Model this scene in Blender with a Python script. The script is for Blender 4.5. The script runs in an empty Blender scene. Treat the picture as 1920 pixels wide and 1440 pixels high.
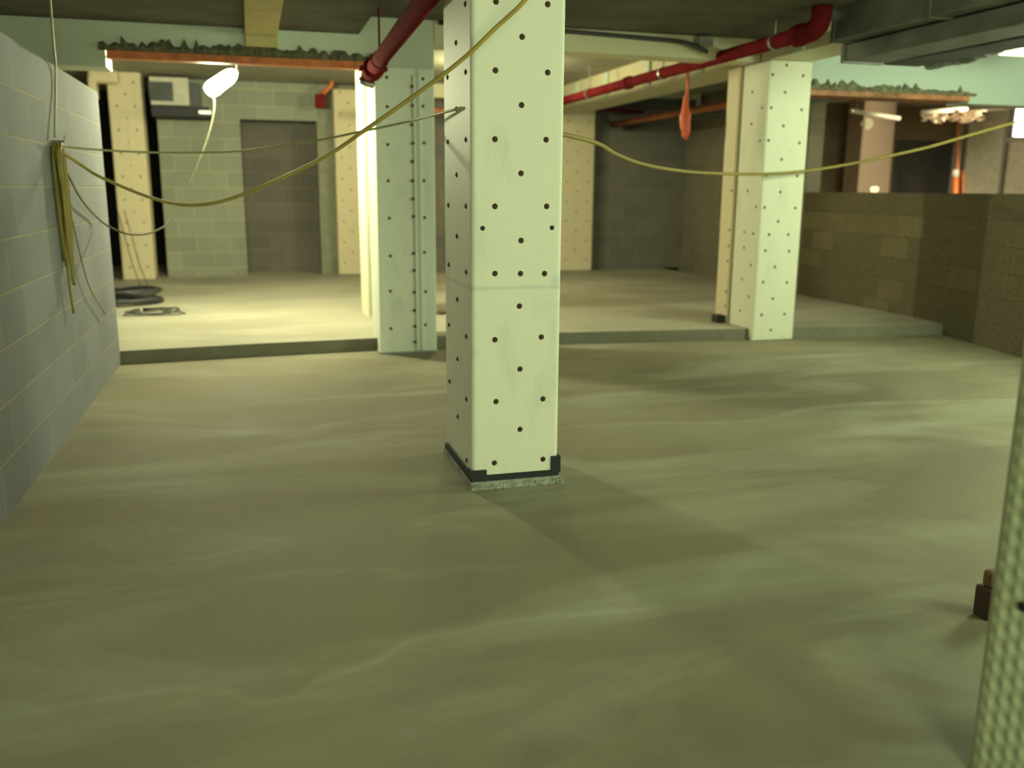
import bpy, bmesh, math, random
from mathutils import Vector, Matrix
random.seed(7)
C = bpy.context.scene.collection
# ---------------------------------------------------------------- camera
F = 1683.0; CH = 1.30
yaw, pit, rol = math.radians(16.0), math.radians(12.2), math.radians(0.44)
cf = Vector((math.sin(yaw)*math.cos(pit), math.cos(yaw)*math.cos(pit), -math.sin(pit)))
r0 = Vector((math.cos(yaw), -math.sin(yaw), 0)); u0 = r0.cross(cf)
cr = r0*math.cos(rol)+u0*math.sin(rol); cu = -r0*math.sin(rol)+u0*math.cos(rol)
C0 = Vector((0, 0, CH))
def at(px, py, ax, v):
    """point of the plane <axis ax> = v seen at this place of the survey photo (1920 x 1440)"""
    d = cf+cr*((px-960)/F)-cu*((py-720)/F)
    i = 'xyz'.index(ax)
    return C0+d*((v-C0[i])/d[i])
cam = bpy.data.cameras.new('camera'); co = bpy.data.objects.new('camera', cam); C.objects.link(co)
M = Matrix((cr, cu, -cf)).transposed().to_4x4(); M.translation = C0; co.matrix_world = M
cam.sensor_width = 36; cam.lens = F/1920*36; cam.clip_start = .02
cam.dof.use_dof = True; cam.dof.focus_distance = 3.6
cam.dof.aperture_fstop = cam.lens/1000/0.019
sc = bpy.context.scene; sc.camera = co
sc.view_settings.view_transform = 'Standard'; sc.view_settings.look = 'None'
sc.view_settings.gamma = 1; sc.view_settings.use_curve_mapping = False
sc.view_settings.exposure = 0.0

# ---------------------------------------------------------------- materials
class NT:
    def __init__(s, name):
        s.m = bpy.data.materials.new(name); s.m.use_nodes = True
        s.t = s.m.node_tree; s.b = s.t.nodes['Principled BSDF']
        s.tc = s.n('ShaderNodeTexCoord')
    def n(s, ty, **k):
        x = s.t.nodes.new(ty)
        for a, v in k.items(): setattr(x, a, v)
        return x
    def l(s, a, b): s.t.links.new(a, b)
    def val(s, sock, v):
        if hasattr(v, 'links'): s.l(v, sock)
        else: sock.default_value = v
    def noise(s, scale, detail=4, rough=.55, vec=None, dist=0):
        x = s.n('ShaderNodeTexNoise'); x.inputs['Scale'].default_value = scale
        x.inputs['Detail'].default_value = detail; x.inputs['Roughness'].default_value = rough
        x.inputs['Distortion'].default_value = dist
        s.l(vec if vec is not None else s.tc.outputs['Object'], x.inputs['Vector']); return x.outputs['Fac']
    def ramp(s, fac, a, b, lo=0., hi=1.):
        x = s.n('ShaderNodeMapRange'); x.clamp = True
        s.val(x.inputs['Value'], fac); x.inputs['From Min'].default_value = a; x.inputs['From Max'].default_value = b
        x.inputs['To Min'].default_value = lo; x.inputs['To Max'].default_value = hi; return x.outputs[0]
    def mix(s, fac, a, b, mode='MIX'):
        x = s.n('ShaderNodeMix'); x.data_type = 'RGBA'; x.blend_type = mode
        s.val(x.inputs[0], fac)
        for i, v in ((6, a), (7, b)):
            if isinstance(v, tuple): x.inputs[i].default_value = (*v[:3], 1)
            else: s.l(v, x.inputs[i])
        return x.outputs[2]
    def math(s, op, a, b=0.0, c=None):
        x = s.n('ShaderNodeMath'); x.operation = op
        s.val(x.inputs[0], a); s.val(x.inputs[1], b)
        if c is not None: s.val(x.inputs[2], c)
        return x.outputs[0]
    def map(s, sc_, rot=(0, 0, 0)):
        x = s.n('ShaderNodeMapping'); x.inputs['Scale'].default_value = sc_; x.inputs['Rotation'].default_value = rot
        s.l(s.tc.outputs['Object'], x.inputs['Vector']); return x.outputs[0]
    def bump(s, h, st=.3, d=.01):
        x = s.n('ShaderNodeBump'); x.inputs['Strength'].default_value = st; x.inputs['Distance'].default_value = d
        s.l(h, x.inputs['Height']); s.l(x.outputs[0], s.b.inputs['Normal'])
    def col(s, c): s.val(s.b.inputs['Base Color'], (*c, 1) if isinstance(c, tuple) else c)
    def rough(s, r): s.val(s.b.inputs['Roughness'], r)

def plain(name, c, rough=.6, metal=0., var=.12, scale=9., bump=.1, spec=.5):
    m = NT(name); k = m.noise(scale, 5)
    d = tuple(x*(1-var*2) for x in c)
    m.col(m.mix(m.ramp(k, .3, .7), d, c)); m.rough(rough); m.b.inputs['Metallic'].default_value = metal
    m.b.inputs['Specular IOR Level'].default_value = spec
    if bump: m.bump(m.noise(scale*8, 3), bump, .003)
    return m.m

def blocks(name, c1, c2, mort, axis='x', bias=0., shift=0.):
    m = NT(name)
    sp = m.n('ShaderNodeSeparateXYZ'); m.l(m.tc.outputs['Object'], sp.inputs[0])
    cb = m.n('ShaderNodeCombineXYZ'); m.l(m.math('ADD', sp.outputs['XYZ'.index(axis.upper())], 20.+shift), cb.inputs[0])
    m.l(m.math('ADD', sp.outputs[2], 4.33), cb.inputs[1])
    # wobble so that the joints are hand laid
    b = m.n('ShaderNodeTexBrick'); b.offset = .5
    i = b.inputs; i['Scale'].default_value = 1; i['Brick Width'].default_value = .445; i['Row Height'].default_value = .2165
    i['Mortar Size'].default_value = .007; i['Mortar Smooth'].default_value = .35; i['Bias'].default_value = bias
    i['Color1'].default_value = (*c1, 1); i['Color2'].default_value = (*c2, 1); i['Mortar'].default_value = (*mort, 1)
    m.l(cb.outputs[0], i['Vector'])
    n1 = m.noise(2.2, 5); n2 = m.noise(60, 4, .7)
    c = m.mix(m.ramp(n1, .3, .75, 0, .45), b.outputs['Color'], tuple(x*.62 for x in c1))
    c = m.mix(m.ramp(n2, .35, .8, 0, .30), c, tuple(min(1, x*1.5) for x in c2))
    m.col(c); m.rough(.9); m.b.inputs['Specular IOR Level'].default_value = .15
    h = m.math('SUBTRACT', m.math('MULTIPLY', n2, .5), m.math('MULTIPLY', b.outputs['Fac'], 1.0))
    m.bump(h, .5, .006)
    return m.m

def floor_mat(name, base, dark, pale, lines=False):
    m = NT(name)
    sweep = m.noise(1.0, 5, .6, vec=m.map((.55, 1.6, 1), (0, 0, .35)), dist=.6)
    big = m.noise(.7, 4, .55, dist=.4); fine = m.noise(45, 5, .7)
    c = m.mix(m.ramp(big, .32, .68), dark, base)
    c = m.mix(m.ramp(sweep, .47, .72, 0, .75), c, pale)
    c = m.mix(m.ramp(fine, .3, .8, 0, .22), c, tuple(x*.55 for x in base))
    if lines:
        sp = m.n('ShaderNodeSeparateXYZ'); m.l(m.tc.outputs['Object'], sp.inputs[0])
        wob = m.math('MULTIPLY', m.math('SUBTRACT', m.noise(6, 3), .5), .05)
        for pts, w, st in lines:
            x0, x1 = pts[0][0], pts[-1][0]
            y0 = min(p[1] for p in pts)-.1; y1 = max(p[1] for p in pts)+.1
            fc = m.n('ShaderNodeFloatCurve'); cv = fc.mapping.curves[0]
            N = [((p[0]-x0)/(x1-x0), (p[1]-y0)/(y1-y0)) for p in pts]
            cv.points[0].location = N[0]; cv.points[1].location = N[-1]
            for q in N[1:-1]: cv.points.new(*q)
            fc.mapping.update()
            u = m.ramp(sp.outputs[0], x0, x1); m.l(u, fc.inputs['Value'])
            yy = m.math('ADD', m.math('MULTIPLY_ADD', fc.outputs[0], y1-y0, y0), wob)
            dd = m.math('SUBTRACT', yy, sp.outputs[1])
            k = m.ramp(m.math('ABSOLUTE', dd), 0, w, st, 0)
            # the screed is a little paler on the near side of each tide line
            k2 = m.math('MULTIPLY', m.ramp(dd, 0, .5, st*.45, 0), m.math('GREATER_THAN', dd, 0.0))
            k = m.math('MAXIMUM', k, k2)
            ins = m.math('MULTIPLY', m.ramp(sp.outputs[0], x0, x0+.25), m.ramp(sp.outputs[0], x1-.25, x1, 1, 0))
            k = m.math('MULTIPLY', k, ins)
            k = m.math('MULTIPLY', k, m.ramp(m.noise(2.6, 4), .3, .62, .35, 1))
            c = m.mix(k, c, pale)
    m.col(c); m.rough(m.ramp(big, .3, .7, .62, .85)); m.b.inputs['Specular IOR Level'].default_value = .3
    m.bump(m.math('ADD', m.noise(9, 5), m.math('MULTIPLY', fine, .25)), .25, .01)
    return m.m

def board_mat(name, c, grime=(.36, .40, .36), st=.35, joint=None, seam=None):
    m = NT(name)
    n = m.noise(3.2, 6, .62, vec=m.map((1.3, 1.3, .5))); f = m.noise(26, 4)
    k = m.mix(m.ramp(n, .56, .80, 0, st), c, grime)
    k = m.mix(m.ramp(f, .45, .8, 0, .10), k, tuple(x*.7 for x in c))
    sp = m.n('ShaderNodeSeparateXYZ'); m.l(m.tc.outputs['Object'], sp.inputs[0])
    if joint is not None:
        d = m.math('ABSOLUTE', m.math('SUBTRACT', sp.outputs[2], joint))
        k = m.mix(m.ramp(d, .001, .012, .35, 0), k, (.36, .45, .44))
    if seam is not None:
        d = m.math('ABSOLUTE', m.math('SUBTRACT', sp.outputs[0], seam))
        k = m.mix(m.ramp(d, .002, .018, .55, 0), k, (.22, .36, .40))
    # small blue chalk smudges left by the fixers
    v = m.n('ShaderNodeTexVoronoi'); v.inputs['Scale'].default_value = 2.1; m.l(m.tc.outputs['Object'], v.inputs['Vector'])
    k = m.mix(m.ramp(v.outputs['Distance'], .02, .09, .32, 0), k, (.40, .50, .56))
    m.col(k); m.rough(.62); m.b.inputs['Specular IOR Level'].default_value = .35
    m.bump(m.noise(14, 4), .12, .004)
    return m.m

def emit(name, c, s):
    m = NT(name); m.col(c); m.b.inputs['Emission Color'].default_value = (*c, 1)
    m.b.inputs['Emission Strength'].default_value = s; return m.m

tide1 = [(-.95, 2.22), (-.67, 2.28), (-.51, 2.30), (-.3, 2.31), (-.13, 2.26), (0., 2.18), (.11, 2.25), (.27, 2.32), (.44, 2.42), (.6, 2.44), (.84, 2.44), (1.3, 2.4)]
tide2 = [(1.5, 4.60), (2.07, 4.57), (2.7, 4.47), (3.15, 4.62), (3.56, 4.68), (4.1, 4.62), (4.66, 4.53), (5.2, 4.4)]
tide3 = [(1.2, 2.25), (1.33, 2.40), (1.6, 2.62), (1.99, 2.80), (2.35, 2.72), (2.8, 2.72)]
MAT = dict(
    floor=floor_mat('screed_floor', (.285, .255, .172), (.170, .152, .108), (.40, .40, .31), [(tide1, .045, .55), (tide2, .06, .5), (tide3, .14, .4)]),
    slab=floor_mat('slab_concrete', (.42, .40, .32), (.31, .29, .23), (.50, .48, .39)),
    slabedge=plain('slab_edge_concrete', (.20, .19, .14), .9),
    block_left=blocks('grey_blocks', (.275, .285, .315), (.23, .24, .27), (.38, .34, .25), 'y'),
    block_back=blocks('back_blocks', (.31, .32, .26), (.24, .25, .21), (.46, .42, .26), 'x', shift=.1),
    block_dark=blocks('dark_blocks', (.19, .17, .145), (.14, .13, .115), (.23, .20, .155), 'x'),
    block_low=blocks('brown_blocks', (.100, .088, .060), (.36, .30, .18), (.080, .07, .05), 'y', bias=-.72),
    block_right=blocks('right_blocks', (.28, .25, .19), (.22, .195, .15), (.31, .28, .20), 'y'),
    board_a=board_mat('fire_board_cream', (.80, .82, .70), joint=.89),
    board_b=board_mat('fire_board_dusty', (.74, .78, .68), seam=1.27, st=.5),
    board_c=board_mat('fire_board_pale', (.68, .69, .55)),
    board_e=board_mat('fire_board_beige', (.62, .54, .37), (.5, .42, .28), .3),
    board_dull=board_mat('fire_board_pinkish', (.30, .24, .18)),
    board_d=board_mat('fire_board_bare', (.78, .76, .58), st=.1),
    beam=board_mat('beam_board', (.56, .62, .52), st=.35),
    beam_r=board_mat('beam_board_clean', (.36, .43, .38), st=.2),
    beam_y=board_mat('beam_board_yellowed', (.62, .58, .40), st=.35),
    yellow=plain('yellow_board', (.56, .47, .22), .7),
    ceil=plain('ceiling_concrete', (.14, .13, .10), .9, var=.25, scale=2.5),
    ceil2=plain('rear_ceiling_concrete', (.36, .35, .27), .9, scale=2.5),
    orange=plain('primed_steel', (.80, .21, .045), .5, var=.25, scale=14),
    orange_dull=plain('dull_primed_steel', (.42, .17, .07), .6, var=.35, scale=10),
    rag=plain('torn_fire_spray', (.19, .185, .11), .95, var=.35, scale=30, bump=.6),
    red=plain('red_pipe_paint', (.185, .018, .022), 1., var=.2, scale=8, spec=.03),
    redb=plain('orange_red_pipe', (.42, .13, .05), .5, var=.25, scale=8),
    rust=plain('rusty_screw', (.10, .045, .022), .7, metal=.3, var=.3, scale=80),
    hole=plain('dark_hole', (.012, .012, .014), .9, bump=0),
    black=plain('black_membrane', (.02, .022, .028), .7),
    mortar=plain('grey_mortar', (.42, .45, .40), .9, var=.3, scale=25, bump=.5),
    duct=plain('dull_duct_steel', (.19, .215, .19), .6, metal=.0, var=.3, scale=3),
    ductdk=plain('dark_duct_lining', (.075, .085, .085), .6, var=.3, scale=3),
    galv=plain('galvanised_steel', (.42, .42, .40), .35, metal=.7, scale=12),
    yell=plain('yellow_cable_sheath', (.54, .42, .12), .5),
    pale_cable=plain('pale_cable_sheath', (.42, .40, .22), .6),
    lamp_flex=plain('lamp_flex_sheath', (.20, .19, .11), .8, spec=.1),
    olive=plain('dirty_yellow_cable', (.28, .23, .05), .6),
    wire=plain('black_cable', (.045, .045, .05), .5),
    white=plain('white_plastic', (.75, .75, .68), .4),
    sheet=plain('crumpled_sheet', (.80, .72, .60), .35),
    tape=plain('orange_netting', (.75, .13, .05), .6, scale=30),
    panel=plain('pale_partition', (.62, .59, .50), .7),
    brownwall=blocks('far_blocks', (.20, .15, .10), (.16, .125, .08), (.22, .17, .11), 'x'),
    void=plain('painted_darkness', (.02, .018, .022), .9),  # near-black colour stands in for the unlit depth beyond the rear gaps
    pink=plain('copper_red_pipe', (.42, .16, .10), .4, metal=.3),
    foam=None,
    lamp=emit('lamp_tube', (1, 1, .60), 820.),
    flood=emit('flood_lamp_glass', (1, .86, .58), 30.),
    batten=emit('batten_diffuser', (1, .9, .62), 2.2),
)
m = NT('dimpled_insulation')
m.col(m.mix(m.ramp(m.noise(7, 4), .3, .7), (.46, .50, .32), (.58, .62, .43))); m.rough(.55); m.bump(m.noise(60, 3), .2, .002)
MAT['foam'] = m.m

# ---------------------------------------------------------------- mesh helpers
def link(name, bm, mat, parent=None, smooth=False):
    me = bpy.data.meshes.new(name); bmesh.ops.recalc_face_normals(bm, faces=bm.faces)
    bm.to_mesh(me); bm.free()
    me.materials.append(MAT[mat] if isinstance(mat, str) else mat)
    if smooth:
        for p in me.polygons: p.use_smooth = True
    o = bpy.data.objects.new(name, me); C.objects.link(o)
    if parent is not None:
        o.parent = parent; o.matrix_parent_inverse = Matrix.Translation(-Vector(parent.location)) if parent.type == 'EMPTY' else Matrix()
        if parent.type == 'MESH' and parent.parent is not None: pass
    return o
def B(): return bmesh.new()
def box(bm, a, b, bev=0., seg=2):
    a = Vector(a); b = Vector(b); c = (a+b)/2; s = b-a
    r = bmesh.ops.create_cube(bm, size=1, matrix=Matrix.Translation(c) @ Matrix.Diagonal((*[abs(x) for x in s], 1)))
    if bev:
        es = list({e for v in r['verts'] for e in v.link_edges})
        bmesh.ops.bevel(bm, geom=es, offset=bev, segments=seg, affect='EDGES', profile=.5)
    return bm
def vbox(bm, a, b, bev, seg=3):
    """box whose four upright corners are rounded"""
    a = Vector(a); b = Vector(b); c = (a+b)/2; s = b-a
    r = bmesh.ops.create_cube(bm, size=1, matrix=Matrix.Translation(c) @ Matrix.Diagonal((*[abs(x) for x in s], 1)))
    es = [e for e in {e for v in r['verts'] for e in v.link_edges} if abs(e.verts[0].co.z-e.verts[1].co.z) > 1e-4]
    bmesh.ops.bevel(bm, geom=es, offset=bev, segments=seg, affect='EDGES', profile=.5)
    return bm
def prism(bm, poly, z0, z1):
    lo = [bm.verts.new((x, y, z0)) for x, y in poly]; hi = [bm.verts.new((x, y, z1)) for x, y in poly]
    n = len(poly); bm.faces.new(lo[::-1]); bm.faces.new(hi)
    for i in range(n): bm.faces.new((lo[i], lo[(i+1) % n], hi[(i+1) % n], hi[i]))
    return bm
def tube(bm, pts, r, n=10, cap=True):
    pts = [Vector(p) for p in pts]; rings = []; up = None
    for i, p in enumerate(pts):
        t = (pts[min(i+1, len(pts)-1)]-pts[max(i-1, 0)]).normalized()
        if up is None:
            up = Vector((0, 0, 1)) if abs(t.z) < .9 else Vector((1, 0, 0))
        s = t.cross(up)
        if s.length < 1e-5: s = t.cross(Vector((1, .3, 0)))
        s.normalize(); w = s.cross(t).normalized(); up = w
        rr = r[i] if isinstance(r, (list, tuple)) else r
        rings.append([bm.verts.new(p+(s*math.cos(a)+w*math.sin(a))*rr) for a in [2*math.pi*k/n for k in range(n)]])
    for a, b in zip(rings, rings[1:]):
        for k in range(n): bm.faces.new((a[k], a[(k+1) % n], b[(k+1) % n], b[k]))
    if cap: bm.faces.new(rings[0][::-1]); bm.faces.new(rings[-1])
    return bm
def smooth_pts(P, k=8):
    P = [Vector(p) for p in P]; Q = [P[0]*2-P[1]]+P+[P[-1]*2-P[-2]]; out = []
    for i in range(1, len(Q)-2):
        a, b, c, d = Q[i-1:i+3]
        for j in range(k):
            t = j/k
            out.append(.5*((2*b)+(c-a)*t+(2*a-5*b+4*c-d)*t*t+(3*b-a-3*c+d)*t**3))
    return out+[P[-1]]
def tag(o, label, cat, group=None, kind=None):
    o['label'] = label; o['category'] = cat
    if group: o['group'] = group
    if kind: o['kind'] = kind
    return o
def struct(name, bm, mat, label=None):
    o = link(name, bm, mat); o['kind'] = 'structure'
    if label: o['label'] = label
    return o
def thing(name, loc, label, cat, group=None):
    o = bpy.data.objects.new(name, None); C.objects.link(o); o.location = loc; o.empty_display_size = .1
    return tag(o, label, cat, group)

# ---------------------------------------------------------------- the room
SL = .10
edge = [(-4.5, 7.15), (-1.0, 7.16), (0., 7.27), (1., 7.33), (2.5, 7.26), (4.1, 7.1), (4.9, 7.02), (6.25, 6.92)]
struct('floor', box(B(), (-5, -7, -.2), (14.5, 15.4, 0)), 'floor')
bm = prism(B(), edge+[(6.25, 15.2), (-4.5, 15.2)], 0.0, SL)
bmesh.ops.bevel(bm, geom=[e for e in bm.edges if all(v.co.z > .05 and v.co.y < 7.5 for v in e.verts)], offset=.012, segments=2, affect='EDGES')
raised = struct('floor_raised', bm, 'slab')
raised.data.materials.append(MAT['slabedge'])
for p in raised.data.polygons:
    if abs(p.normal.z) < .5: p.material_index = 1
struct('wall_left', box(B(), (-1.20, -7, 0), (-1.0, 7.16, 1.9485)), 'block_left')
struct('wall_outer_left', box(B(), (-4.4, 7.6, 0), (-4.2, 15.2, 2.9)), 'block_dark')
struct('wall_back_left', box(B(), (-5, -7.2, 0), (-4.8, 15.4, 2.9)), 'block_dark')
struct('wall_behind', box(B(), (-5, -7.2, 0), (14.5, -7.0, 2.9)), 'block_right')
struct('wall_far_right', box(B(), (14.3, -7.2, 0), (14.5, 15.4, 2.9)), 'panel')
# rear wall with the recessed bay of darker blocks
bm = B(); box(bm, (-1.14, 13.15, SL), (-.09, 13.35, 2.70)); box(bm, (-.09, 13.15, 2.21), (.93, 13.35, 2.70))
struct('wall_rear', bm, 'block_back')
struct('wall_rear_return', box(B(), (.93, 13.15, SL), (1.95, 13.35, 2.70)), plain('grey_render', (.25, .255, .19), .9))
struct('wall_recess', box(B(), (-.4, 13.75, SL), (1.3, 13.95, 2.70)), 'block_dark')
struct('wall_back', box(B(), (1.95, 13.25, SL), (6.62, 13.45, 2.70)), 'block_dark')
struct('wall_far_back', box(B(), (-5, 15.2, 0), (14.5, 15.4, 2.9)), 'void')
rw = [(5.62, 3.0), (5.96, 5.8), (6.22, 7.1), (6.38, 9.6), (6.62, 13.4)]
inner = [(p.x, p.y) for p in smooth_pts([(x, y, 0) for x, y in rw], 6)][:19]
lw = struct('wall_low_right', prism(B(), [(4.6, -7)]+inner+[(x+.2, y) for x, y in inner[::-1]]+[(4.8, -7)], 0.0, 1.30), 'block_low')
for p in lw.data.polygons: p.use_smooth = True
lw.data.set_sharp_from_angle(angle=math.radians(35))
struct('wall_right', prism(B(), [rw[3], rw[4], (6.82, 13.4), (6.58, 9.6)], 0.0, 2.70), 'block_right')
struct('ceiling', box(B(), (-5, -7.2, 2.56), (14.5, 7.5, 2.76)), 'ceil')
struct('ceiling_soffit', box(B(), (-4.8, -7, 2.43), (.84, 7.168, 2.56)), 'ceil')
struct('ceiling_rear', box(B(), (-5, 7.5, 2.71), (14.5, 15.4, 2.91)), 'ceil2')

# ---------------------------------------------------------------- screws
def screw_mesh(r=.0125):
    bm = B()
    bmesh.ops.create_cone(bm, cap_ends=True, segments=12, radius1=r, radius2=r*.72, depth=.004)
    bmesh.ops.create_cone(bm, cap_ends=True, segments=8, radius1=r*.4, radius2=r*.3, depth=.003, matrix=Matrix.Translation((0, 0, .003)))
    me = bpy.data.meshes.new('screw'); bm.to_mesh(me); bm.free(); me.materials.append(MAT['rust']); return me
SCREW = screw_mesh(); BOLT = screw_mesh(.0105); BOLT.materials.clear(); BOLT.materials.append(MAT['black'])
def screw(parent, p, n='-y', me=None, name='screw'):
    o = bpy.data.objects.new(name, me or SCREW); C.objects.link(o)
    o.parent = [c for c in parent.children if c.name.startswith('board_casing')][0]; q = Vector(p)
    rot = {'-y': (math.pi/2, 0, 0), '-x': (0, -math.pi/2, 0)}[n]
    off = {'-y': Vector((0, -.002, 0)), '-x': Vector((-.002, 0, 0))}[n]
    o.location = q+off; o.rotation_euler = rot
    return o

# ---------------------------------------------------------------- column in the middle of the room
A = thing('boxed_column', (1.08, 3.95, 0), 'tall cream fire-boarded column in the middle of the floor, its foot wrapped in black', 'column', 'boxed steel columns')
bm = B(); vbox(bm, (.88, 3.70, .060), (1.281, 4.26, 2.56), .022, 4)
link('board_casing', bm, 'board_a', A, False)
bm = B(); vbox(bm, (.873, 3.693, .018), (1.287, 4.267, .058), .01)
box(bm, (.871, 3.69, .05), (.945, 3.75, .085)); box(bm, (1.245, 3.69, .05), (1.290, 3.76, .125)); box(bm, (.871, 3.75, .05), (.90, 4.2, .075))
link('black_wrap', bm, 'black', A)
bm = B(); vbox(bm, (.868, 3.683, 0), (1.294, 4.275, .034), .008)
for i in range(26):
    x = .87+i*.0165; h = random.uniform(.012, .030)
    box(bm, (x, 3.670+random.uniform(0, .008), 0), (x+.018, 3.70, h))
link('mortar_foot', bm, 'mortar', A)
for x, y in [(930, 3), (929, 132), (928, 261), (928, 387), (928, 513), (928, 637), (930, 753), (927, 868), (1027, 8), (1027, 136), (1024, 262), (1025, 387),
             (1021, 513), (1015, 632), (1018, 748), (1018, 861), (979, 69), (978, 197), (977, 325), (977, 451), (976, 513), (974, 574), (975, 692), (975, 805)]:
    screw(A, at(x, y, 'y', 3.70))
for x, y in [(905, 428), (1035, 427)]: screw(A, at(x, y, 'y', 3.70), me=BOLT, name='bolt')
for y in (4, 133, 261, 387, 511, 632, 750, 865): 
    p = at(877, y, 'x', .88); p.y = 3.80; screw(A, p, '-x')
for y in (72, 200, 327, 445, 566, 680, 790):
    p = at(867, y, 'x', .88); p.y = 3.98; screw(A, p, '-x')
for y in (135, 262, 386, 502, 619, 728):
    p = at(857, y, 'x', .88); p.y = 4.16; screw(A, p, '-x')

# ---------------------------------------------------------------- column at the step, left
Bc = thing('boxed_column', (1.17, 7.3, 0), 'dusty boarded column with a blue seam line down its face, standing at the step', 'column', 'boxed steel columns')
bm = B(); vbox(bm, (.945, 7.14, .012), (1.405, 7.62, 2.2), .010, 2)
link('board_casing', bm, 'board_b', Bc)
bm = B(); box(bm, (1.235, 7.128, .02), (1.300, 7.142, 2.15), .004)
link('cover_strip', bm, 'board_b', Bc)
bm = B(); vbox(bm, (.935, 7.125, 0), (1.415, 7.63, .012), .004); link('mortar_foot', bm, 'mortar', Bc)
for x, y in [(725, 145), (726, 200), (727, 271), (728, 339), (730, 409), (732, 480), (732, 546), (733, 616), (793, 148), (793, 199), (795, 268), (795, 339), (796, 408),
             (796, 473), (798, 547), (798, 609)]:
    screw(Bc, at(x, y, 'y', 7.14))
for x, y in [(773, 162), (774, 198), (773, 234), (775, 269), (774, 303), (774, 339), (775, 373), (776, 406), (776, 475), (777, 507), (777, 548), (777, 582), (779, 612), (779, 641)]:
    screw(Bc, at(x, y, 'y', 7.13))

# slim column behind it, on the raised slab
D = thing('boxed_column', (1.14, 8.72, SL), 'slim bare column on the raised slab close behind the blue-seamed one, brightly lit on one side', 'column', 'boxed steel columns')
bm = B(); vbox(bm, (1.015, 8.62, SL), (1.27, 9.05, 2.71), .03, 4)
link('board_casing', bm, 'board_d', D, False)
bm = B(); tube(bm, [(1.095, 8.60, SL), (1.095, 8.60, 2.7)], .020, 10); link('corner_bead', bm, 'board_d', D, True)

# ---------------------------------------------------------------- column at the step, right
Cc = thing('boxed_column', (4.44, 7.25, 0), 'pale boarded column at the step nearest the low brown block wall', 'column', 'boxed steel columns')
bm = B(); vbox(bm, (4.235, 7.02, .004), (4.655, 7.44, 2.38), .020, 3); link('board_casing', bm, 'board_c', Cc)
bm = B(); vbox(bm, (4.215, 7.462, SL), (4.62, 7.68, 2.38), .015, 3); link('rear_casing', bm, 'board_e', Cc)
bm = B(); box(bm, (4.125, 7.46, SL), (4.213, 7.58, SL+.07), .01); link('foot_packer', bm, 'black', Cc)
for x, y in [(1449, 140), (1446, 202), (1441, 263), (1437, 329), (1433.5, 389), (1442, 440), (1435, 470), (1431, 529), (1428, 590.5), (1506, 142), (1503, 206), (1499, 268), (1495, 330),
             (1491, 390), (1478, 440), (1479.5, 471), (1475.5, 530), (1471, 589), (1475, 122), (1472, 173), (1469, 236), (1465.5, 299), (1463, 360), (1459, 415), (1453, 500.5), (1449, 560), (1445, 619)]:
    screw(Cc, at(x, y, 'y', 7.02))
for x, y in [(1411, 173), (1409, 233), (1402, 358), (1425, 264), (1429, 202), (1418, 388), (1396, 435), (1412, 438), (1395, 464.5), (1408, 497), (1391.5, 523.5), (1404, 556), (1388, 582), (1400, 616.5)]:
    p = at(x, y, 'x', 4.235)
    if 7.05 < p.y < 7.43: screw(Cc, p, '-x')
for x, y in [(1386, 357), (1378, 432), (1379.5, 462.5), (1376, 549), (1374, 577), (1368, 549), (1370.6, 490)]:
    p = at(x, y, 'x', 4.215)
    p.y = min(max(p.y, 7.49), 7.65); screw(Cc, p, '-x')

# ---------------------------------------------------------------- rear columns
def rear_column(loc, x0, x1, y0, y1, z1, label, mat, cols, zs, groove=False):
    t = thing('boxed_column', loc, label, 'column', 'boxed steel columns')
    bm = B(); vbox(bm, (x0, y0, SL+.01), (x1, y1, z1), .02, 2); link('board_casing', bm, mat, t)
    w = x1-x0
    if groove:
        bm = B(); box(bm, (x0+w*.52, y0-.006, SL+.02), (x0+w*.60, y0, z1-.3)); link('cover_strip', bm, mat, t)
    for k, z in enumerate(zs):
        for c, odd in cols:
            if (k % 2 == 0) == (not odd): screw(t, (x0+w*c, y0, z), '-y')
    bm = B(); box(bm, (x0+.02, y0+.02, SL), (x1-.02, y1-.02, SL+.012)); link('foot_plate', bm, 'black', t)
    return t
zs = [SL+.17+.145*i for i in range(17)]
rear_column((1.34, 13.0, SL), 1.15, 1.56, 12.95, 13.13, 2.62, 'cream boarded column beside the grey wall return, under the orange junction box', 'board_e', [(.22, 0), (.80, 0), (.5, 1)], zs)
rear_column((-1.46, 12.9, SL), -1.665, -1.265, 12.74, 13.1, 2.71, 'yellowish boarded column between two dark upright gaps', 'board_e', [(.25, 0), (.52, 1), (.78, 0)], zs, True)
rear_column((4.75, 13.0, SL), 4.42, 4.97, 12.95, 13.22, 2.47, 'beige boarded column standing against the dark rear block wall', 'board_e', [(.22, 0), (.50, 1), (.82, 0)], zs)
# pale post and haunch by the head of the yellowish column
t = thing('beam_haunch', (-1.9, 12.6, 2.3), 'pale boxed haunch over the head of the yellowish column', 'beam')
bm = B(); box(bm, (-1.85, 12.50, 2.55), (-1.50, 12.73, 2.71), .05, 4); box(bm, (-1.85, 12.50, 2.36), (-1.76, 12.73, 2.62), .02)
link('haunch_box', bm, 'board_e', t)

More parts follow.
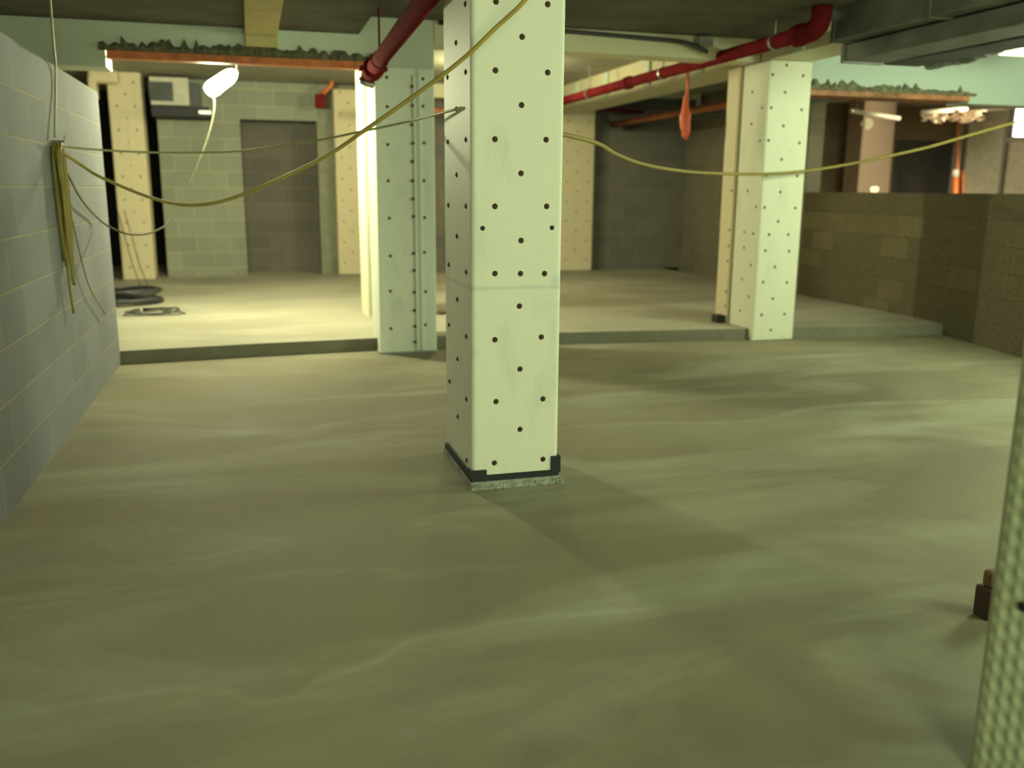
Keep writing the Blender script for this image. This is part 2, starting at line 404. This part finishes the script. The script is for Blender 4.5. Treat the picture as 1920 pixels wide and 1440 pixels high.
# ---------------------------------------------------------------- main beam across the step
def torn_strip(x0, x1, y, z0, hmax):
    """ragged ridge of torn fire spray left along the flange"""
    bm = B(); rr = random.Random(int(x0*100)+5); x = x0; prof = []; base = .4
    while x < x1:
        base = min(1, max(.12, base+rr.uniform(-.22, .22)))
        h = hmax*base*rr.uniform(.55, 1.0)*(1.35 if x-x0 < .2 else 1)
        if rr.random() < .12: h *= .2
        if rr.random() < .10: h = hmax*rr.uniform(.9, 1.25)
        prof.append((x, max(.006, h), rr.uniform(.012, .038))); x += rr.uniform(.014, .034)
    rows = []
    for x, h, d in prof:
        rows.append([bm.verts.new(p) for p in ((x, y+.006, z0-.02), (x, y-d*.8, z0-.018), (x+rr.uniform(-.004, .004), y-d, z0+h*.35), (x+rr.uniform(-.006, .006), y-d*.6, z0+h*.75), (x+rr.uniform(-.008, .008), y-d*.2, z0+h), (x, y+.006, z0+h*.8))])
    for a, b in zip(rows, rows[1:]):
        for k in range(6): bm.faces.new((a[k], a[(k+1) % 6], b[(k+1) % 6], b[k]))
    bm.faces.new(rows[0]); bm.faces.new(rows[-1][::-1])
    return bm
t = thing('boxed_beam', (0, 7.3, 2.15), 'boarded beam over the step above the bright slab, its torn lower edge baring orange steel', 'beam')
bm = B(); box(bm, (-4.8, 7.17, 2.125), (-.93, 7.47, 2.56)); link('end_casing', bm, 'beam', t)
bm = B(); box(bm, (-.93, 7.17, 2.25), (.945, 7.47, 2.56)); box(bm, (.945, 7.17, 2.2), (1.41, 7.47, 2.56)); link('beam_casing', bm, 'beam', t)
bm = B(); box(bm, (-.92, 7.15, 2.182), (.944, 7.24, 2.202)); box(bm, (-.92, 7.16, 2.20), (.944, 7.20, 2.262)); link('steel_flange', bm, 'orange', t)
link('torn_edge', torn_strip(-.97, .94, 7.165, 2.255, .075), 'rag', t)
t = thing('boxed_beam', (2.8, 7.3, 2.4), 'dull boarded beam between the middle column and the pale column, a dark cable along its top', 'beam')
bm = B(); box(bm, (1.415, 7.17, 2.385), (4.23, 7.44, 2.56)); link('beam_casing', bm, 'beam_y', t)
t = thing('boxed_beam', (5.7, 7.3, 2.12), 'brightly lit pale green boarded beam below the ducts, baring a strip of orange steel', 'beam')
bm = B(); box(bm, (4.66, 7.17, 2.215), (6.42, 7.45, 2.56)); box(bm, (6.42, 7.17, 2.11), (9.5, 7.45, 2.56)); link('beam_casing', bm, 'beam_r', t)
bm = B(); box(bm, (4.66, 7.15, 2.130), (6.42, 7.44, 2.15)); box(bm, (4.66, 7.27, 2.15), (6.42, 7.29, 2.22)); box(bm, (4.66, 7.16, 2.15), (6.42, 7.20, 2.21)); link('steel_flange', bm, 'orange_dull', t)
link('torn_edge', torn_strip(4.67, 6.5, 7.165, 2.195, .065), 'rag', t)
# beam along the room over the right columns
t = thing('boxed_beam', (4.44, 7.2, 2.38), 'long boarded beam running over the pale column beside the red pipe', 'beam')
bm = B(); box(bm, (4.235, -5, 2.385), (4.655, 7.165, 2.56)); box(bm, (4.235, 7.475, 2.385), (4.655, 12.6, 2.71)); link('beam_casing', bm, 'beam_y', t)
bm = B()
for y in (4.9, 5.7, 6.5): box(bm, (4.205, y, 2.38), (4.238, y+.16, 2.56))
for y in (8.2, 9.4, 10.6, 11.7): box(bm, (4.205, y, 2.40), (4.238, y+.12, 2.70))
link('cleats', bm, 'beam', t)
t = thing('boxed_beam', (3.0, 12.8, 2.5), 'brownish beam over the head of the beige column on the rear wall', 'beam')
bm = B(); box(bm, (1.9, 12.62, 2.53), (6.5, 12.9, 2.71)); link('beam_casing', bm, 'beam_y', t)
bm = B(); box(bm, (3.9, 12.60, 2.475), (5.06, 12.92, 2.53), .01); link('bearing_plate', bm, 'beam', t)
t = thing('ceiling_batten', (.15, 6.3, 2.4), 'yellow boxed strip running under the ceiling to the torn beam', 'beam')
bm = B(); box(bm, (.02, -3., 2.375), (.245, 7.165, 2.43), .006); box(bm, (.02, 7.11, 2.30), (.245, 7.168, 2.40), .006); link('batten_box', bm, 'yellow', t)

# ---------------------------------------------------------------- red pipes
t = thing('sprinkler_pipe', (.86, 6.0, 2.12), 'dark red sprinkler pipe under the ceiling, ending in a grooved coupling by the blue-seamed column', 'pipe', 'red sprinkler pipes')
P0, P1 = Vector((.885, 6.75, 2.135)), Vector((.76, 2.2, 2.165))
link('pipe_run', tube(B(), [P0+(P1-P0)*k/6 for k in range(7)], .052, 20), 'red', t, True)
d = (P0-P1).normalized()
bm = B(); tube(bm, [P0-d*.10, P0-d*.09, P0+d*.08, P0+d*.09], [.055, .078, .078, .058], 20); box(bm, P0+Vector((-.10, -.05, -.015)), P0+Vector((.10, .03, .015)), .005)
link('coupling', bm, 'red', t, False)
bm = B(); e0 = P0+d*.08
tube(bm, smooth_pts([e0, e0+d*.04, e0+Vector((-.012, .10, -.022)), e0+Vector((-.022, .12, -.065))], 4), .052, 18); link('elbow', bm, 'red', t, True)
bm = B(); tube(bm, [e0+Vector((-.020, .117, -.055)), e0+Vector((-.030, .128, -.085))], [.062, .062], 18); link('end_ring', bm, 'galv', t, True)
for y in (6.3, 3.6):
    bm = B(); x = .885+(y-6.75)*.0275; tube(bm, [(x, y, 2.15), (x, y, 2.56 if x > .86 else 2.44)], .007, 8); tube(bm, [(x, y-.015, 2.14), (x, y+.015, 2.14)], .060, 20)
    link('hanger_rod', bm, 'red', t)
t = thing('sprinkler_pipe', (3.86, 8, 2.4), 'long red sprinkler pipe along the beam, rising at an elbow next to the ducts', 'pipe', 'red sprinkler pipes')
yy = [12.62, 10, 8, 7, 6.2, 5.95]
link('pipe_run', tube(B(), [(3.865, y, 2.405) for y in yy], .052, 20), 'red', t, True)
link('elbow', tube(B(), smooth_pts([(3.865, 6.0, 2.405), (3.865, 5.88, 2.408), (3.865, 5.79, 2.45), (3.865, 5.77, 2.56)], 5), [.070]*16, 18), 'red', t, True)
link('coupling', tube(B(), [(3.865, 5.99, 2.405), (3.865, 6.06, 2.405)], .078, 20), 'red', t)
link('coupling', tube(B(), [(3.865, 9.1, 2.405), (3.865, 9.2, 2.405)], .066, 20), 'red', t)
for y in (6.35, 8.3, 10.3):
    bm = B(); tube(bm, [(3.865, y-.015, 2.405), (3.865, y+.015, 2.405)], .059, 18); tube(bm, [(3.865, y, 2.41), (3.865, y, 2.56 if y < 7.5 else 2.71)], .008, 8)
    link('hanger_rod', bm, 'galv', t)
# pipes seen under the right hand beam
t = tag(link('service_pipe', tube(B(), [(5.35, 7.44, 2.28), (5.35, 10, 2.28), (5.35, 13.27, 2.28)], .045, 16), 'redb', None, True), 'rusty red pipe running away just beneath the pale green beam', 'pipe')
t = tag(link('ventilation_duct', tube(B(), [(5.6, 7.44, 2.27), (5.6, 13.27, 2.27)], .075, 16), 'ductdk', None, True), 'round black duct beside the rusty red pipe behind the pale green beam', 'duct')
tag(link('service_pipe', tube(B(), [(1.5, 12.4, 2.33), (3.72, 12.4, 2.33)], .05, 14), 'redb', None, True), 'short orange-brown pipe crossing in front of the rear beam, glimpsed beside the middle column', 'pipe')
tag(link('service_pipe', tube(B(), [(4.98, 12.9, 2.47), (5.7, 12.9, 2.45)], .028, 12), 'red', None, True), 'thin dark red pipe along the top of the dark rear wall', 'pipe')
bm = B(); box(bm, (5.0, 12.55, 2.50), (6.4, 12.85, 2.62)); t = tag(link('ventilation_duct', bm, 'ductdk'), 'black box duct above the thin dark red pipe at the rear wall', 'duct')
# red junction parts at the head of the cream rear column
t = thing('pipe_bracket', (1.05, 12.85, 2.5), 'orange bracket with a dark red box beside the cream column by the wall return', 'bracket')
link('strut', tube(B(), [(.96, 12.86, 2.50), (1.12, 12.8, 2.66), (1.13, 12.8, 2.712)], .03, 10), 'orange', t, True)
link('box_body', box(B(), (.90, 12.8, 2.36), (1.03, 12.93, 2.54), .01), 'red', t)

# ---------------------------------------------------------------- ducts
t = thing('ventilation_duct', (4.6, 5.9, 2.345), 'broad dark sheet-metal duct filling the space under the ceiling beyond the elbow', 'duct')
bm = B(); box(bm, (4.04, 2.0, 2.352), (4.234, 5.9, 2.56), .006); box(bm, (4.234, 2.0, 2.352), (5.15, 5.9, 2.384), .006); link('duct_body', bm, 'duct', t)
for y in (5.86, 4.9, 3.9):
    bm = B(); box(bm, (4.03, y, 2.342), (4.233, y+.035, 2.56)); box(bm, (4.10, y+.001, 2.343), (5.16, y+.034, 2.36)); link('flange', bm, 'duct', t)
t = thing('ventilation_duct', (4.33, 5.95, 2.22), 'narrow grey duct slung lowest beneath the broad duct', 'duct')
bm = B(); box(bm, (4.17, 2.0, 2.225), (4.49, 5.95, 2.34), .008); link('duct_body', bm, 'duct', t)
bm = B(); box(bm, (4.16, 5.90, 2.215), (4.50, 5.94, 2.345)); link('flange', bm, 'duct', t)
t = thing('ventilation_duct', (5.0, 6.1, 2.2), 'dark flexible duct beside the narrow grey duct, ending at the pale green beam', 'duct')
bm = B()
pp = [Vector((5.0+.02*math.sin(k*.7), 5.28+k*.035, 2.275+.06*max(0, 1-k/10)**2)) for k in range(23)]
tube(bm, pp, [.062 if k % 2 else .057 for k in range(23)], 18); link('duct_body', bm, 'duct', t)
bm = B(); box(bm, (4.60, 2.0, 2.235), (4.92, 6.05, 2.345), .01); link('side_duct', bm, 'ductdk', t)
t = thing('cable_conduit', (3, 7.12, 2.55), 'dark cable along the top edge of the dull beam, bending down at its end', 'cable')
link('conduit_run', tube(B(), smooth_pts([(1.45, 7.153, 2.545), (2.3, 7.153, 2.538), (3.2, 7.153, 2.515), (3.5, 7.1, 2.49), (3.68, 7.06, 2.42)], 6), .018, 8), 'wire', t, True)
link('clip', box(B(), (3.60, 7.05, 2.47), (3.72, 7.165, 2.545), .005), 'galv', t)

# ---------------------------------------------------------------- lamps
lp = Vector((-.185, 8.45, 2.19))
t = thing('work_lamp', tuple(lp), 'glowing white caged work lamp hanging beneath the torn beam over the bright slab', 'lamp')
a = Vector((1, .1, .74)).normalized()
link('glowing_tube', tube(B(), [lp+a*k for k in (-.160, -.152, -.13, -.09, .07, .11, .135, .142)], [.02, .045, .060, .066, .060, .048, .032, .014], 18), 'lamp', t, True)
link('end_cap', tube(B(), [lp+a*.138, lp+a*.165], .020, 12), 'galv', t, True)
link('hook', tube(B(), [lp+a*.155, lp+a*.16+Vector((0, 0, .1)), lp+a*.16+Vector((0, 0, .52-a.z*.16))], .004, 6), 'galv', t)
fl = at(1912, 228, 'y', 10.0)
t = thing('flood_lamp', tuple(fl), 'glaring white flood lamp in the room beyond the low brown wall', 'lamp')
link('glass', box(B(), fl+Vector((-.08, -.03, -.19)), fl+Vector((.30, 0, .19)), .008), 'flood', t)
link('housing', box(B(), fl+Vector((-.09, .0, -.20)), fl+Vector((.31, .10, .20)), .01), 'black', t)
link('bracket', tube(B(), [(fl.x+.1, fl.y+.06, fl.z+.19), (fl.x+.1, fl.y+.06, 2.712)], .018, 8), 'black', t)
bb = at(1905, 92, 'y', 6.3)
t = thing('ceiling_light', (bb.x, bb.y, 2.5), 'bright ceiling light at the edge of the frame past the ducts', 'lamp')
link('diffuser', box(B(), (bb.x-.12, 6.2, 2.405), (bb.x+.5, 6.36, 2.445), .01), 'batten', t)
link('tray', box(B(), (bb.x-.13, 6.19, 2.445), (bb.x+.51, 6.37, 2.56), .005), 'white', t)

# ---------------------------------------------------------------- cables
def cable(name, P, r, mat, label, cat='cable', group=None):
    return tag(link(name, tube(B(), smooth_pts(P, 8), r, 8), mat, None, True), label, cat, group)
cable('yellow_cable', [at(104, 276, 'x', -.985), at(150, 308, 'y', 5.4), at(195, 335, 'y', 5.3), at(300, 376, 'y', 5.0), at(380, 384, 'y', 4.75), at(465, 361, 'y', 4.5), at(600, 299, 'y', 4.15),
                       at(690, 240, 'y', 3.9), at(790, 170, 'y', 3.68), at(870, 109, 'y', 3.5), at(930, 52, 'y', 3.4), at(985, 0, 'y', 3.3), at(1040, -75, 'y', 3.25)], .0085, 'yell',
      'thick yellow cable slung from the wall bundle up across the middle column')
cable('thin_cable', [at(104, 274, 'x', -.985), at(200, 282, 'y', 5.6), at(290, 286, 'y', 5.7), at(380, 286, 'y', 5.7), at(460, 282, 'y', 5.6), at(590, 264, 'y', 5.3), at(680, 246, 'y', 5.0), at(765, 228, 'y', 4.7), at(866, 202, 'x', .875)], .006, 'pale_cable',
      'thin faint cable slung nearly level from the wall bundle to the middle column')
cable('yellow_cable', [Vector((1.285, 4.22, at(1063, 240, 'y', 4.22).z)), at(1112, 266, 'y', 4.6), at(1155, 289, 'y', 5.0), at(1210, 309, 'y', 5.4), at(1290, 322, 'y', 6.0), at(1370, 326, 'y', 6.5), at(1440, 326, 'y', 6.8), at(1500, 322, 'y', 6.9),
                       at(1580, 310, 'y', 6.9), at(1650, 296, 'y', 6.8), at(1740, 276, 'y', 6.7), at(1830, 250, 'y', 6.6), at(1960, 214, 'y', 6.5)], .012, 'olive',
      'green-yellow cable sagging from the middle column across the pale column towards the flood lamp')
cable('lamp_cable', [lp-a*.155, at(402, 190, 'y', 8.35), at(396, 235, 'y', 8.1), at(378, 290, 'y', 7.7), at(345, 368, 'y', 7.1), at(318, 415, 'y', 6.6), at(284, 436, 'y', 6.2), at(250, 440, 'y', 5.9), at(222, 433, 'y', 5.75),
                     at(190, 415, 'x', -.955), at(150, 370, 'x', -.965), at(110, 290, 'x', -.985)], .006, 'lamp_flex', 'pale cable dropping in a curve from the glowing work lamp to the block wall')
t = thing('cable_bundle', (-.97, 5.45, 1.5), 'dirty yellow bundle of cable hung on the grey block wall', 'cable')
hk = at(102, 272, 'x', -.985)
link('hook', tube(B(), [hk+Vector((-.02, 0, .02)), hk+Vector((.05, 0, .02)), hk+Vector((.055, 0, .05))], .006, 8), 'galv', t)
bm = B()
for k in range(9):
    w = random.uniform(.03, .085); L = random.uniform(.35, .75); ox = random.uniform(.004, .05); s = random.uniform(-.03, .05)
    h = hk+Vector((ox-.01, 0, .01))
    tube(bm, smooth_pts([h, h+Vector((0, -w, -.15*L)), h+Vector((0, -w*.8+s, -.65*L)), h+Vector((0, s, -L)), h+Vector((0, w*.6+s, -.6*L)), h+Vector((0, w, -.15*L)), h], 6), .0075, 6)
link('hanging_loops', bm, 'olive', t, True)
bm = B(); q = hk+Vector((.01, 0, -.6)); tube(bm, smooth_pts([hk+Vector((.01, .03, 0)), q+Vector((0, .02, .2)), q+Vector((0, -.02, -.1)), q+Vector((0, .03, -.3))], 6), .0075, 6)
tube(bm, smooth_pts([hk+Vector((.01, .04, 0)), hk+Vector((.01, .22, -.35)), hk+Vector((.01, .55, -.78)), hk+Vector((.01, 1.1, -1.05))], 6), .004, 6)
link('loose_tail', bm, 'olive', t, True)
cable('hanging_cord', [at(92, -40, 'y', 4.6), at(95, 15, 'y', 4.9), at(101, 90, 'y', 5.2), at(104, 130, 'x', -.985), hk+Vector((.005, 0, .04))], .006, 'pale_cable', 'thin pale cord hanging from the ceiling down to the wall bundle', 'cord')
for k, (xa, xb) in enumerate(((225, 268), (238, 282))):
    cable('black_wire', [at(xa-5, 395, 'y', 12.5), at(xa+8, 440, 'y', 12.2), at(xa+25, 500, 'y', 11.2), at(xb, 545, 'y', 10.2), at(xb+12, 566, 'z', SL+.02)], .005, 'wire',
          ('thin dark wire hanging closest to the block wall end, down to the coil' if k == 0 else 'thin dark wire hanging in front of the yellowish column down to the coil'), 'wire', 'wires down to the coil')
# coil on the slab
c0 = at(235, 560, 'z', SL+.05)
t = thing('cable_coil', (c0.x, c0.y, SL), 'dark coil of cable lying on the raised slab by the end of the block wall', 'cable coil')
bm = B()
pts = []
for k in range(9*20+1):
    th = 2*math.pi*k/20; rr = .32+.035*math.sin(k*.37)+.02*math.sin(k*1.3); pts.append((c0.x+rr*math.cos(th), c0.y+rr*1.0*math.sin(th), SL+.018+.015*(k/20)+.010*math.sin(k*.9)))
tube(bm, pts, .016, 6); link('coiled_turns', bm, 'wire', t, True)
bm = B(); g0 = at(268, 584, 'z', SL); g1 = at(340, 590, 'z', SL)
for k in range(5):
    w = random.uniform(.12, .30); e = g1+Vector((-.05*k, random.uniform(-.12, .12), 0)); m_ = (g0+e)/2; n = Vector((-(e-g0).y, (e-g0).x, 0)).normalized(); z = Vector((0, 0, .008+.006*k))
    tube(bm, smooth_pts([g0+z, m_+n*w+z, e+n*.05+z, e+z*1.5, e-n*.06+z, m_-n*w*1.5+z, g0-n*.04+z], 6), .0045, 6)
link('loose_loops', bm, 'wire', t, True)

# ---------------------------------------------------------------- unit by the rear wall
t = thing('fan_unit', (-.95, 12.7, 2.35), 'pale box-shaped fan unit with a dark grille under the rear ceiling', 'fan unit')
p = lambda x, y: at(x, y, 'y', 12.8)
def pbox(bm, x0, y0, x1, y1, ya, yb, bev=.006):
    q0 = at(x0, y1, 'y', ya); q1 = at(x1, y0, 'y', ya); box(bm, (q0.x, ya, q0.z), (q1.x, yb, q1.z), bev); return bm
link('casing', pbox(B(), 283, 146, 352, 196, 12.7, 13.1), 'panel', t)
link('grille', pbox(B(), 280, 154, 323, 188, 12.67, 12.71), 'ductdk', t)
link('side_cowl', pbox(B(), 353, 156, 374, 206, 12.85, 13.12), 'ductdk', t)
t = thing('cable_tray', (-.8, 12.5, 2.2), 'black tray beneath the pale fan unit at the rear wall', 'tray')
link('tray_channel', pbox(B(), 284, 201, 392, 217, 12.45, 13.16), 'black', t)
link('bright_end', pbox(B(), 372, 207, 396, 214, 12.42, 12.62), 'galv', t)
# orange netting hung from the red pipe
t = thing('orange_netting', (3.5, 7.0, 2.3), 'bunch of orange netting hanging down from the long red pipe', 'netting')
q = [at(1289, 128, 'x', 3.865), at(1290, 160, 'x', 3.865), at(1286, 190, 'x', 3.86), at(1285, 228, 'x', 3.855), at(1286, 262, 'x', 3.86)]
t2 = link('net_bag', tube(B(), smooth_pts(q, 4), [.008, .009, .010, .012, .012, .013, .014, .018, .025, .032, .04, .047, .050, .048, .042, .028, .008], 12), 'tape', t, True)
for v in t2.data.vertices:
    v.co += Vector((random.uniform(-.008, .008), random.uniform(-.008, .008), random.uniform(-.006, .006)))
link('tie', tube(B(), [q[0], q[0]+Vector((0, 0, .03)), Vector((3.865, q[0].y, 2.37))], .006, 6), 'tape', t)

def crumple(p0, p1, y, seedv, depth=.12, nx=14, nz=7, mat='sheet'):
    rr = random.Random(seedv); bm = B(); g = []
    for i in range(nx+1):
        col = []
        for j in range(nz+1):
            u = i/nx; v = j/nz
            x = p0.x+(p1.x-p0.x)*u+rr.uniform(-.02, .02); z = p0.z+(p1.z-p0.z)*v*(.55+.45*abs(math.sin(u*5+seedv)))+rr.uniform(-.015, .015)
            col.append(bm.verts.new((x, y+rr.uniform(-depth, depth)*.5, z)))
        g.append(col)
    for i in range(nx):
        for j in range(nz): bm.faces.new((g[i][j], g[i+1][j], g[i+1][j+1], g[i][j+1]))
    bmesh.ops.solidify(bm, geom=bm.faces[:], thickness=.006)
    return bm
tag(link('plastic_sheet', crumple(at(1303, 196, 'y', 12.9), at(1336, 220, 'y', 12.9), 12.9, 3, .1, 8, 5), 'sheet'), 'crumpled pale plastic tucked over the dark rear wall beside the orange netting', 'sheet')

# ---------------------------------------------------------------- room beyond the low wall
YF = 13.2
def wbox(name, x0, y0, x1, y1, ya, yb, mat):
    return pbox(B(), x0, y0, x1, y1, ya, yb, 0)
q0 = at(1680, 262, 'y', YF); q1 = at(1797, 262, 'y', YF)
bm = B(); box(bm, (6.84, YF, 0), (q0.x, YF+.2, 2.71)); box(bm, (q0.x, YF, q0.z), (q1.x, YF+.2, 2.71)); struct('wall_far', bm, 'brownwall')
struct('wall_far_side', box(B(), (q1.x, YF, 0), (14.3, YF+.2, 2.71)), 'panel')
struct('door_1', box(B(), (q0.x, YF+.10, 0), (q1.x, YF+.16, q0.z)), plain('dark_door', (.055, .05, .055), .6))
a0 = at(1608, 355, 'y', 12.4); a1 = at(1682, 200, 'y', 12.4)
t = thing('boxed_column', (a0.x+.2, 12.5, 0), 'dull pinkish boarded column seen over the low brown wall', 'column', 'boxed steel columns')
link('board_casing', vbox(B(), (a0.x, 12.4, 0), (a1.x, 12.8, 2.71), .02), 'board_dull', t)
link('round_plate', tube(B(), [at(1626, 232, 'y', 12.40), at(1626, 232, 'y', 12.385)], .09, 16), 'board_c', t)
g = at(1640, 352, 'x', 6.40); g.z = 1.335
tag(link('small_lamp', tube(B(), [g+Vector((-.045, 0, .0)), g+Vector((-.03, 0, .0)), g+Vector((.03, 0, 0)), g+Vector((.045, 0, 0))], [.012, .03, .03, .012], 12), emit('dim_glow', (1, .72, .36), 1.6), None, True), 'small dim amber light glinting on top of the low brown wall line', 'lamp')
def panel(x0, x1, ytop, label):
    p0 = at(x0, 300, 'y', 12.9); p1 = at(x1, ytop, 'y', 12.9)
    t = thing('wall_board', (p0.x, 12.95, 0), label, 'board', 'pale boards in the far room')
    link('board', box(B(), (p0.x, 12.9, 0), (p1.x, 12.96, p1.z), .006), 'panel', t)
    link('edge_trim', box(B(), (p1.x-.03, 12.885, 0), (p1.x, 12.9, p1.z)), 'galv', t)
panel(1812, 1889, 228, 'pale partition board next to the copper pipe beyond the low wall')
panel(1892, 1990, 268, 'pale warm-lit partition board directly under the flood lamp')
u0_ = at(1597, 208, 'y', 10.2); u1_ = at(1686, 222, 'y', 10.3)
t = thing('light_tube', tuple(u0_), 'unlit white tube hanging level beyond the low brown wall', 'tube')
link('glass_tube', tube(B(), [u0_, u1_], .028, 12), 'white', t, True)
link('end_cap', tube(B(), [u0_-(u1_-u0_).normalized()*.03, u0_], .033, 12), 'galv', t, True)
for q_ in (u0_+(u1_-u0_)*.1, u0_+(u1_-u0_)*.9): link('suspension_wire', tube(B(), [q_+Vector((0, 0, .02)), Vector((q_.x, q_.y, 2.712))], .003, 6), 'wire', t)
t = thing('plastic_sheet', tuple(at(1780, 215, 'y', 10.4)), 'crumpled white plastic sheet draped on a rail above the copper pipe', 'sheet')
link('draped_sheet', crumple(at(1785, 206, 'y', 10.4), at(1834, 232, 'y', 10.4), 10.4, 5, .22, 12, 7), 'sheet', t)
link('hanging_fold', crumple(at(1732, 212, 'y', 10.4), at(1786, 232, 'y', 10.4), 10.42, 2, .10, 14, 5), 'sheet', t)
link('rail', tube(B(), [at(1728, 211, 'y', 10.4), at(1812, 204, 'y', 10.4)], .030, 10), 'white', t, True)
t = thing('copper_pipe', tuple(at(1796, 300, 'y', 11.5)), 'upright copper-red pipe in a sleeve beyond the low brown wall', 'pipe')
link('pipe_run', tube(B(), [at(1798, 222, 'y', 11.5), at(1793, 360, 'y', 11.5), Vector((at(1793, 360, 'y', 11.5).x, 11.5, 0))], .035, 12), 'pink', t, True)
link('sleeve', tube(B(), [at(1792, 322, 'y', 11.48), at(1790, 400, 'y', 11.48)], .045, 12), 'orange', t, True)
link('white_cap', tube(B(), [at(1792, 318, 'y', 11.47), at(1791, 332, 'y', 11.47)], .05, 12), 'white', t, True)
link('second_pipe', tube(B(), [at(1806, 320, 'y', 11.5), at(1805, 400, 'y', 11.5)], .03, 12), 'redb', t, True)
t = tag(link('ceiling_conduit', tube(B(), [at(1828, 208, 'y', 10.6), at(1880, 206, 'y', 10.6), at(1960, 200, 'y', 10.6)], .02, 8), 'galv', None, True), 'thin conduit running level from the plastic sheet towards the flood lamp', 'conduit')

# ---------------------------------------------------------------- dimpled column by the camera
t = thing('wrapped_column', (1.75, 1.2, 0), 'pale green column with dimpled insulation at the edge of the view', 'column')
bm = B(); vbox(bm, (1.526, .72, 0), (1.92, 1.492, 2.56), .03, 3); link('core', bm, 'foam', t)
bm = B(); y0, y1, z0, z1 = .75, 1.485, .0, 2.5; sy, sz = .0055, .0060
ny = int((y1-y0)/sy); nz = int((z1-z0)/sz); vs = []
for i in range(ny+1):
    y = y0+i*sy; col = []
    ed = max(0, (y-(y1-.03))/.03)
    for j in range(nz+1):
        z = z0+j*sz; best = 0
        kc = round(y/.032); off = .5 if kc % 2 else 0
        cy = kc*.032; cz = (round(z/.043-off)+off)*.043
        d2 = ((y-cy)/.011)**2+((z-cz)/.015)**2
        b_ = .0042*math.exp(-d2*1.4)
        col.append(bm.verts.new((1.5225-b_*(1-ed)+.018*ed*ed, y, z)))
    vs.append(col)
for i in range(ny):
    for j in range(nz): bm.faces.new((vs[i][j], vs[i+1][j], vs[i+1][j+1], vs[i][j+1]))
o = link('dimpled_wrap', bm, 'foam', t, True)
hp = at(1917, 1138, 'x', 1.519)
link('fixing_hole', tube(B(), [hp+Vector((.006, 0, 0)), hp+Vector((-.002, 0, 0))], .0105, 14), 'hole', t)
# brown offcut on the floor beyond it
ob = at(1840, 1160, 'z', 0)
t = thing('brown_offcut', tuple(ob), 'small upright brown offcut on the floor beside the dimpled column', 'offcut')
link('timber_block', box(B(), ob+Vector((.0, -.02, 0)), ob+Vector((.07, .04, .10)), .006), plain('dark_brown_timber', (.07, .035, .03), .8), t)
link('loose_top', box(B(), ob+Vector((.01, -.01, .10)), ob+Vector((.055, .03, .155)), .012), plain('brown_fibre', (.22, .14, .08), .9), t)
# rubble by the slab edge
rb = at(838, 588, 'z', SL)
t = thing('rubble_heap', tuple(rb), 'little heap of dark rubble on the raised slab, glimpsed between two columns', 'rubble')
bm = B()
for k in range(14):
    s = random.uniform(.015, .04); q = rb+Vector((random.uniform(-.10, .10), random.uniform(-.06, .06), s*.5))
    bmesh.ops.create_icosphere(bm, subdivisions=1, radius=s, matrix=Matrix.Translation(q) @ Matrix.Diagonal((1, random.uniform(.6, 1.2), random.uniform(.5, .8), 1)))
link('fragments', bm, 'rag', t)

# ---------------------------------------------------------------- lights of the place and added fills
def point(name, loc, e, c, r=.1):
    l = bpy.data.lights.new(name, 'POINT'); l.energy = e; l.color = c; l.shadow_soft_size = r
    o = bpy.data.objects.new(name, l); C.objects.link(o); o.location = loc; return o
GRN = (.86, 1.0, .58)
point('hall_lamp', (.55, -2.6, 1.75), 550, GRN, .7)
point('side_fill', (3.9, .2, 2.25), 290, GRN, .75)  # added fill for the right-hand floor, no known fixture here
point('right_work_lamp', (6.0, 4.1, 2.05), 430, (.86, 1.0, .62), .6)
point('far_room_lamp', (fl.x-.1, 9.5, 2.15), 300, (1, .80, .50), .12)
point('rear_bay_fill', (2.6, 10.2, 2.5), 95, (1, .93, .50), .15)  # added unseen fill for the rear wall and columns, hidden behind the middle column
w = bpy.data.worlds.new('world'); sc.world = w; w.use_nodes = True
w.node_tree.nodes['Background'].inputs[0].default_value = (.5, .6, .45, 1); w.node_tree.nodes['Background'].inputs[1].default_value = .0
